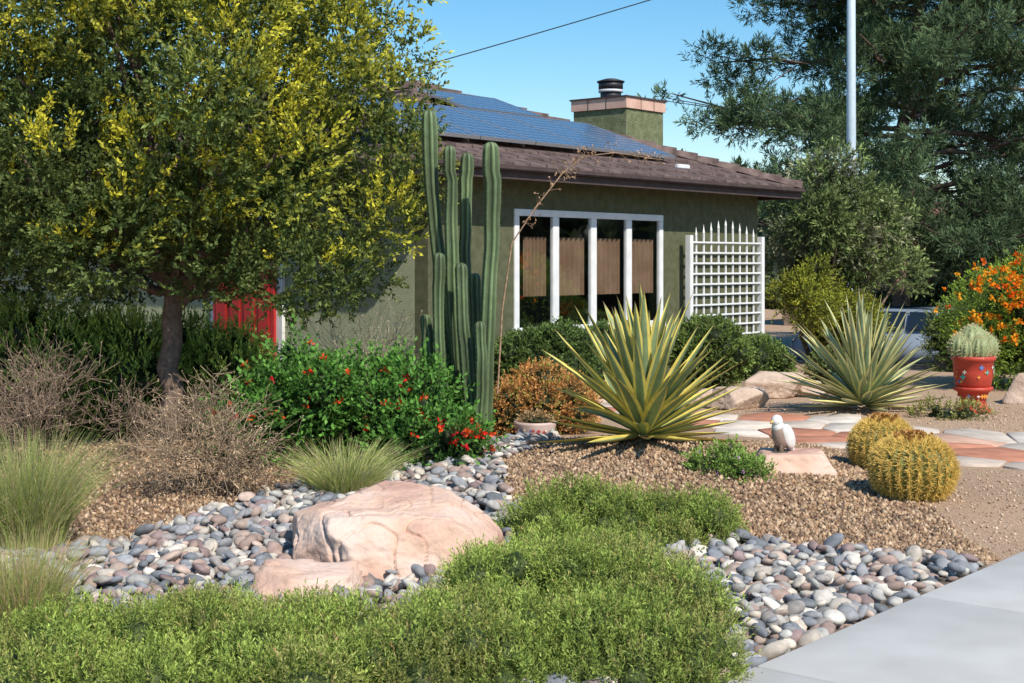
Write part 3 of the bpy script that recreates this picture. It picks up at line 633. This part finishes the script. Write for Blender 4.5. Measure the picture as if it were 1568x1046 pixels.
def caps(p,q,n):
    p=np.array(p);q=np.array(q);d=nz(q-p);L=np.linalg.norm(q-p)/n;sd=nz(np.cross(d,[0,0,1]));up=np.cross(sd,d)
    for k in range(n):
        a=p+d*L*k;b=a+d*L*1.12;h0=.085;h1=.05;V=[]
        for (c,h) in ((a,h0),(b,h1)):
            V+=[c-sd*.13-up*.03,c-sd*.08+up*h,c+sd*.08+up*h,c+sd*.13-up*.03]
        hc.append((np.array(V),np.array([[0,1,5,4],[1,2,6,5],[2,3,7,6],[0,3,2,1]]),(0,0,0)))
ap=(ex0+W2,ey0+W2,ez+tanp*W2+.02);ap2=(ex0+W2,ey1-W2,ap[2])
for c,a in (((ex1,ey0),ap),((ex0,ey0),ap),((ex1,ey1),ap2),((ex0,ey1),ap2)):caps((c[0],c[1],ez+.03),a,18)
caps(ap,ap2,16);mkc('hip_caps',hc,TILE,False,house)
box('fascia_front',ex0,ex1,ey0-.02,ey0+.02,ez-.15,ez+.0,BRN,house);box('fascia_right',ex1-.02,ex1+.02,ey0+.021,ey1,ez-.15,ez,BRN,house);box('fascia_left',ex0-.02,ex0+.02,ey0+.021,ey1,ez-.15,ez,BRN,house)
box('soffit',ex0+.021,ex1-.021,ey0+.021,ey1,ez-.08,ez-.06,BRN,house)
box('gutter',ex0,ex1,ey0-.1,ey0-.021,ez-.06,ez+.0,BRN,house,.015)
PAN,nt,o=newmat('solar_cell');N=nt.nodes.new;L=nt.links.new
b=N('ShaderNodeBsdfPrincipled');b.inputs['Roughness'].default_value=.2;b.inputs['Specular IOR Level'].default_value=.8
tc=N('ShaderNodeTexCoord');br=N('ShaderNodeTexBrick');br.offset=0;br.inputs['Color1'].default_value=(.05,.075,.13,1);br.inputs['Color2'].default_value=(.06,.088,.15,1);br.inputs['Mortar'].default_value=(.3,.36,.44,1)
br.inputs['Scale'].default_value=1;br.inputs['Mortar Size'].default_value=.007;br.inputs['Brick Width'].default_value=.16;br.inputs['Row Height'].default_value=.16
L(tc.outputs['Object'],br.inputs[0]);L(br.outputs[0],b.inputs[0]);L(b.outputs[0],o.inputs[0])
ALU=mat('aluminium',(.5,.52,.55),None,.35,metal=.7)
al=math.atan(tanp)
def panel(k,xc,bp,w,h):
    e=bpy.data.objects.new('solar_panel_%d'%k,None);S.collection.objects.link(e);e.parent=house
    e.location=(xc,ey0+bp,ez+tanp*bp+.13);e.rotation_euler=(al,0,0)
    box('cells',.015,w-.015,.015,h-.015,-.03,.004,PAN,e);
    box('rim_b',0,w,0,.018,-.035,.008,ALU,e);box('rim_t',0,w,h-.018,h,-.035,.008,ALU,e);box('rim_l',0,.018,.019,h-.019,-.035,.008,ALU,e);box('rim_r',w-.018,w,.019,h-.019,-.035,.008,ALU,e)
for k in range(5):panel(k,.15+k*1.02,.7,1.0,1.6)
panel(5,2.72,2.3,1.6,.95)
box('panel_rail',.1,5.3,ey0+.95,ey0+.99,ez+tanp*.95+.02,ez+tanp*.95+.08,ALU,house)
box('vent_conduit',5.0,5.3,ey0+.5,ey0+.56,ez+.2,ez+.26,WHITE,house,.01)
CH=mat('chimney_stucco',(.16,.18,.09),(.25,.27,.15),.95,9,1,60,dist=.03);COP=mat('copper_trim',(.60,.36,.27),(.70,.46,.36),.55,5);BLK=mat('black_metal',(.03,.03,.035),None,.5)
c0,c1,d0,d1=7.19,8.24,2.46,3.5
box('chimney_stack',c0,c1,d0,d1,-1.3,4.03,CH,house);box('chimney_trim',c0-.03,c1+.03,d0-.03,d1+.03,4.03,4.2,COP,house);box('chimney_cap',c0-.05,c1+.05,d0-.05,d1+.05,4.2,4.225,BRN,house)
for q in (.35,.7):box('trim_seam',c0+q*1.05,c0+q*1.05+.012,d0-.034,d0-.03,4.03,4.2,BRN,house);box('trim_seam_b',c0-.034,c0-.03,d0+q*1.03,d0+q*1.03+.012,4.03,4.2,BRN,house)
fl=(c0+.35,d0+.55)
mkc('flue',[cyl(.17,.17,4.225,4.34,(.03,.03,.035),24,fl),cyl(.2,.2,4.34,4.38,(.6,.62,.65),24,fl),cyl(.2,.2,4.40,4.5,(.03,.03,.035),24,fl),cyl(0,0,0,0,(.03,.03,.035),24,fl,[(.22,4.5),(.23,4.52),(.1,4.56)])],SOLID,False,house)
RED=mat('red_door',(.42,.025,.025),(.5,.035,.03),.5,6)
box('door_frame',-.05,-.004,2.32,3.66,-.1,2.16,WHITE,house);box('door',-.09,-.051,2.42,3.56,-.05,2.06,RED,house,.005)
for k in range(4):box('door_panel',-.105,-.091,2.5+k*.265,2.7+k*.265,.1,1.95,RED,house,.01)
# trellis
tre=empty('garden_trellis',house.location,house.rotation_euler[2]);tx0,tx1=4.95,6.85
def tb_(n,a,b,c,d,y0,y1):box(n,a,b,y0,y1,c,d,WHITE,tre,.004)
tb_('post_l',tx0-.04,tx0+.04,0,1.95,-.2,-.12);tb_('post_r',tx1-.04,tx1+.04,0,1.95,-.2,-.12)
for k in range(1,10):
    xx=tx0+k*(tx1-tx0)/10;zt=1.90+.2*(1-abs(k-5)/5.5);tb_('slat_v',xx-.015,xx+.015,.1,zt,-.157,-.135)
    bm=bmesh.new();bmesh.ops.create_cone(bm,segments=4,radius1=.022,radius2=0,depth=.12,cap_ends=True)
    me=bpy.data.meshes.new('finial');bm.to_mesh(me);bm.free();me.materials.append(WHITE);oo=bpy.data.objects.new('finial',me);S.collection.objects.link(oo);oo.parent=tre;oo.location=(xx,-.146,zt+.055)
for k in range(13):
    zq=.15+k*.142;tb_('slat_h',tx0+.041,tx1-.041,zq-.013,zq+.013,-.182,-.159)
# ---------- statue
sp_=empty('bird_statue',(1.85,9.8,.27),math.radians(215))
def ell(c,r,col,sub=3,rot=None):
    v,f=ico(sub);v=v*np.array(r)
    if rot is not None:v=v@np.array(Matrix.Rotation(rot,3,'Y')).T
    return v+np.array(c),f,col
bd=[ell((0,0,.12),(.055,.05,.09),(.34,.24,.19),3,.25),ell((-.03,.04,.115),(.045,.018,.085),(.72,.69,.66),3,.45),ell((-.03,-.04,.115),(.045,.018,.085),(.4,.3,.25),3,.45),ell((-.075,0,.045),(.02,.03,.05),(.75,.73,.7),3,.6),
    ell((.03,0,.21),(.037,.033,.04),(.8,.78,.75)),ell((.02,0,.17),(.04,.038,.045),(.78,.75,.7)),ell((.07,0,.207),(.02,.009,.01),(.6,.4,.15),2,.5),ell((.045,.024,.217),(.005,.005,.005),(.02,.02,.02),2),ell((.045,-.024,.217),(.005,.005,.005),(.02,.02,.02),2),
    ell((.015,.02,.03),(.016,.014,.04),(.15,.1,.07)),ell((.015,-.02,.03),(.016,.014,.04),(.15,.1,.07)),ell((0,0,.005),(.075,.06,.018),(.1,.09,.08))]
mkc('bird',bd,SOLID,True,sp_).scale=(1.15,1.15,1.1)
# ---------- light pole, cable
lp=empty('street_light_pole');PG=(.5,.6,.66)
mkc('pole',[cyl(0,0,0,0,PG,20,(6.25,26.2),[(.17,-.95),(.17,-.8),(.1,-.75),(.085,4),(.065,10)]),tube([(6.25,26.2,9.8),(6.6,26,10.3),(7.6,25.6,10.6),(8.3,25.4,10.6)],[.045]*4,PG,8)],SOLID,True,lp)
mkc('lamp_head',[ell((8.6,25.3,10.58),(.4,.15,.08),(.35,.36,.38))],SOLID,True,lp)
t=np.linspace(0,1,40)[:,None];P=np.array([-6,31,4.75])*(1-t)+np.array([20,29,12.7])*t;P[:,2]-=(4*.35*(t*(1-t)))[:,0]
cb=empty('power_cable');mkc('cable',[tube(P,[.012]*40,(.03,.03,.03),6)],SOLID,True,cb)
mkc('utility_pole',[cyl(.14,.11,-1,12.9,(.15,.1,.07),16,(20,29)),],BARK,True)
mkc('service_mast',[cyl(.06,.05,-1,4.8,(.3,.3,.3),12,(-6,31)),],BARK,True)
# ---------- cars
def car(x,y,rz,col):
    zz=float(H(x,y));e=empty('parked_car',(x,y,zz),rz)
    prof=[(-2.2,.35),(-2.25,.7),(-2.2,.95),(-1.7,1.0),(-1.25,1.42),(-.9,1.48),(.3,1.48),(.95,1.03),(1.9,.9),(2.2,.7),(2.22,.35)]
    n=len(prof);V=[]
    for yy in (-.88,-.9,.9,.88):
        for (a,b) in prof:
            k=max(0,(b-1.0)/.48);V.append((a,yy*(1-.16*k),b))
    F4=[[r*n+i,r*n+(i+1)%n,(r+1)*n+(i+1)%n,(r+1)*n+i] for r in range(3) for i in range(n)]
    mk('body',np.array(V),[np.array(F4),np.array([list(range(n)),[3*n+i for i in range(n)][::-1]])],mat('car_paint',col,None,.25,spec=.6),None,False,e)
    g=mat('car_glass',(.02,.025,.03),None,.08,spec=.8)
    for sgn in (-1,1):
        for (a0,a1,b0,b1) in ((-1.45,-1.0,-.5,-.5),(-.42,-.42,.28,.72)):
            V=[(a0,sgn*.9,1.04),(b1,sgn*.9,1.04),(b0,sgn*.79,1.4),(a1,sgn*.79,1.4)]
            mk('side_window',np.array(V),np.array([[0,1,2,3]]),g,None,False,e)
    mk('rear_window',np.array([(-1.64,-.72,1.06),(-1.64,.72,1.06),(-1.28,.66,1.4),(-1.28,-.66,1.4)])+[-.02,0,.012],np.array([[0,1,2,3]]),g,None,False,e)
    mk('windscreen',np.array([(.9,-.72,1.08),(.9,.72,1.08),(.38,.66,1.43),(.38,-.66,1.43)])+[.02,0,.02],np.array([[0,1,2,3]]),g,None,False,e)
    rl=mat('tail_light',(.5,.01,.01),None,.3)
    for sgn in (-.7,.7):box('tail_light',-2.27,-2.2,sgn-.15,sgn+.15,.72,.9,rl,e,.02);box('head_light',2.12,2.22,sgn-.15,sgn+.15,.62,.74,WHITE,e,.02)
    for wx in (-1.4,1.4):
        for sgn in (-.88,.88):
            bm=bmesh.new();bmesh.ops.create_cone(bm,segments=24,radius1=.33,radius2=.33,depth=.22,cap_ends=True);bmesh.ops.bevel(bm,geom=bm.edges[:],offset=.03,segments=2,affect='EDGES')
            me=bpy.data.meshes.new('wheel');bm.to_mesh(me);bm.free();me.materials.append(BLK);w=bpy.data.objects.new('wheel',me);S.collection.objects.link(w);w.parent=e;w.location=(wx,sgn,.33);w.rotation_euler=(math.pi/2,0,0)
car(8.4,30.5,math.radians(140),(.25,.3,.36));car(12.2,33,math.radians(140),(.55,.56,.58))
nh=empty('neighbour_house',(20,58,-.85),math.radians(50))
NW=mat('neighbour_stucco',(.35,.24,.18),(.4,.28,.21),.9,4);NR=mat('neighbour_roof',(.25,.12,.08),(.3,.16,.11),.9,8)
box('walls',-9,9,-5,5,0,2.8,NW,nh)
mk('roof',np.array([(-9.6,-5.6,2.75),(9.6,-5.6,2.75),(9.6,5.6,2.75),(-9.6,5.6,2.75),(-5,0,4.7),(5,0,4.7)]),[np.array([[0,1,5,4],[2,3,4,5]]),np.array([[1,2,5],[3,0,4]])],NR,None,False,nh)
for k in range(3):box('window',-7+k*5,-5+k*5,-5.03,-5.004,1,2.2,BLK,nh)
# distant trees
B=[]
for k in range(80):
    a=rng.uniform(-.9,.95);d=rng.uniform(75,110);r=rng.uniform(2,4);B.append((math.sin(a)*d,math.cos(a)*d,rng.uniform(.3,2.2),r*1.3,r,r*.8))
for k in range(30):  # unseen trees right of and behind the camera, added for window reflections
    a=rng.uniform(1.2,2.6);d=rng.uniform(26,44);r=rng.uniform(1.3,2.6);B.append((math.sin(a)*d,math.cos(a)*d,rng.uniform(.2,2.0),r*1.2,r,r))
for k in range(40):   # unseen trees added across the front street to darken the window reflections
    B.append((rng.uniform(27,36),rng.uniform(14,34),rng.uniform(.3,3.4),rng.uniform(1.4,2.4),rng.uniform(1.4,2.4),rng.uniform(1.2,2.2)))
B+= [(8.5,62,3.6,1.5,1.5,2.2),(10.0,60,2.5,1.5,1.5,2)]
for k in range(12):B.append((rng.uniform(-14,-7),rng.uniform(24,30),rng.uniform(.5,2),1.5,1.5,1.4))
mkc('distant_trees',foliage(B,14000,.8,9,.5,.28,(.06,.085,.04),(.15,.19,.075),core=.85),LEAF)
B=[(rng.uniform(9,20),rng.uniform(36,42),rng.uniform(-.6,.4),.9,.8,.9) for _ in range(16)]
mkc('street_shrubs',foliage(B,4500,.3,9,.16,.08,(.06,.08,.04),(.17,.19,.08),core=.8),LEAF)
# ---------- light, sky, camera
el=math.radians(46);az=np.array([.52,-.85]);az=az/np.linalg.norm(az)
sv=Vector((az[0]*math.cos(el),az[1]*math.cos(el),math.sin(el)))
sl=bpy.data.lights.new('sun','SUN');sl.energy=5.0;sl.angle=math.radians(.5);sl.color=(1,.93,.81);so=bpy.data.objects.new('sun',sl);S.collection.objects.link(so);so.rotation_euler=sv.to_track_quat('Z','Y').to_euler()
w=bpy.data.worlds.new('World');S.world=w;w.use_nodes=True;nt=w.node_tree;bg=nt.nodes['Background'];sk=nt.nodes.new('ShaderNodeTexSky');sk.sky_type='NISHITA';sk.sun_disc=False
sk.sun_elevation=el;sk.sun_rotation=math.atan2(az[0],az[1]);sk.air_density=1.0;sk.dust_density=.35;sk.ozone_density=2.6
hs=nt.nodes.new('ShaderNodeHueSaturation');hs.inputs['Saturation'].default_value=1.35;hs.inputs['Hue'].default_value=.492;nt.links.new(sk.outputs[0],hs.inputs['Color']);nt.links.new(hs.outputs[0],bg.inputs[0]);bg.inputs[1].default_value=.15
cam=bpy.data.cameras.new('camera');cam.lens=50;cam.sensor_width=36;cam.shift_y=-(523-400)/1568;cam.clip_end=3000;co=bpy.data.objects.new('camera',cam);S.collection.objects.link(co);co.location=(0,0,1.6);co.rotation_euler=(math.pi/2,0,0);S.camera=co
S.view_settings.view_transform='Standard';S.view_settings.look='None';S.view_settings.exposure=0
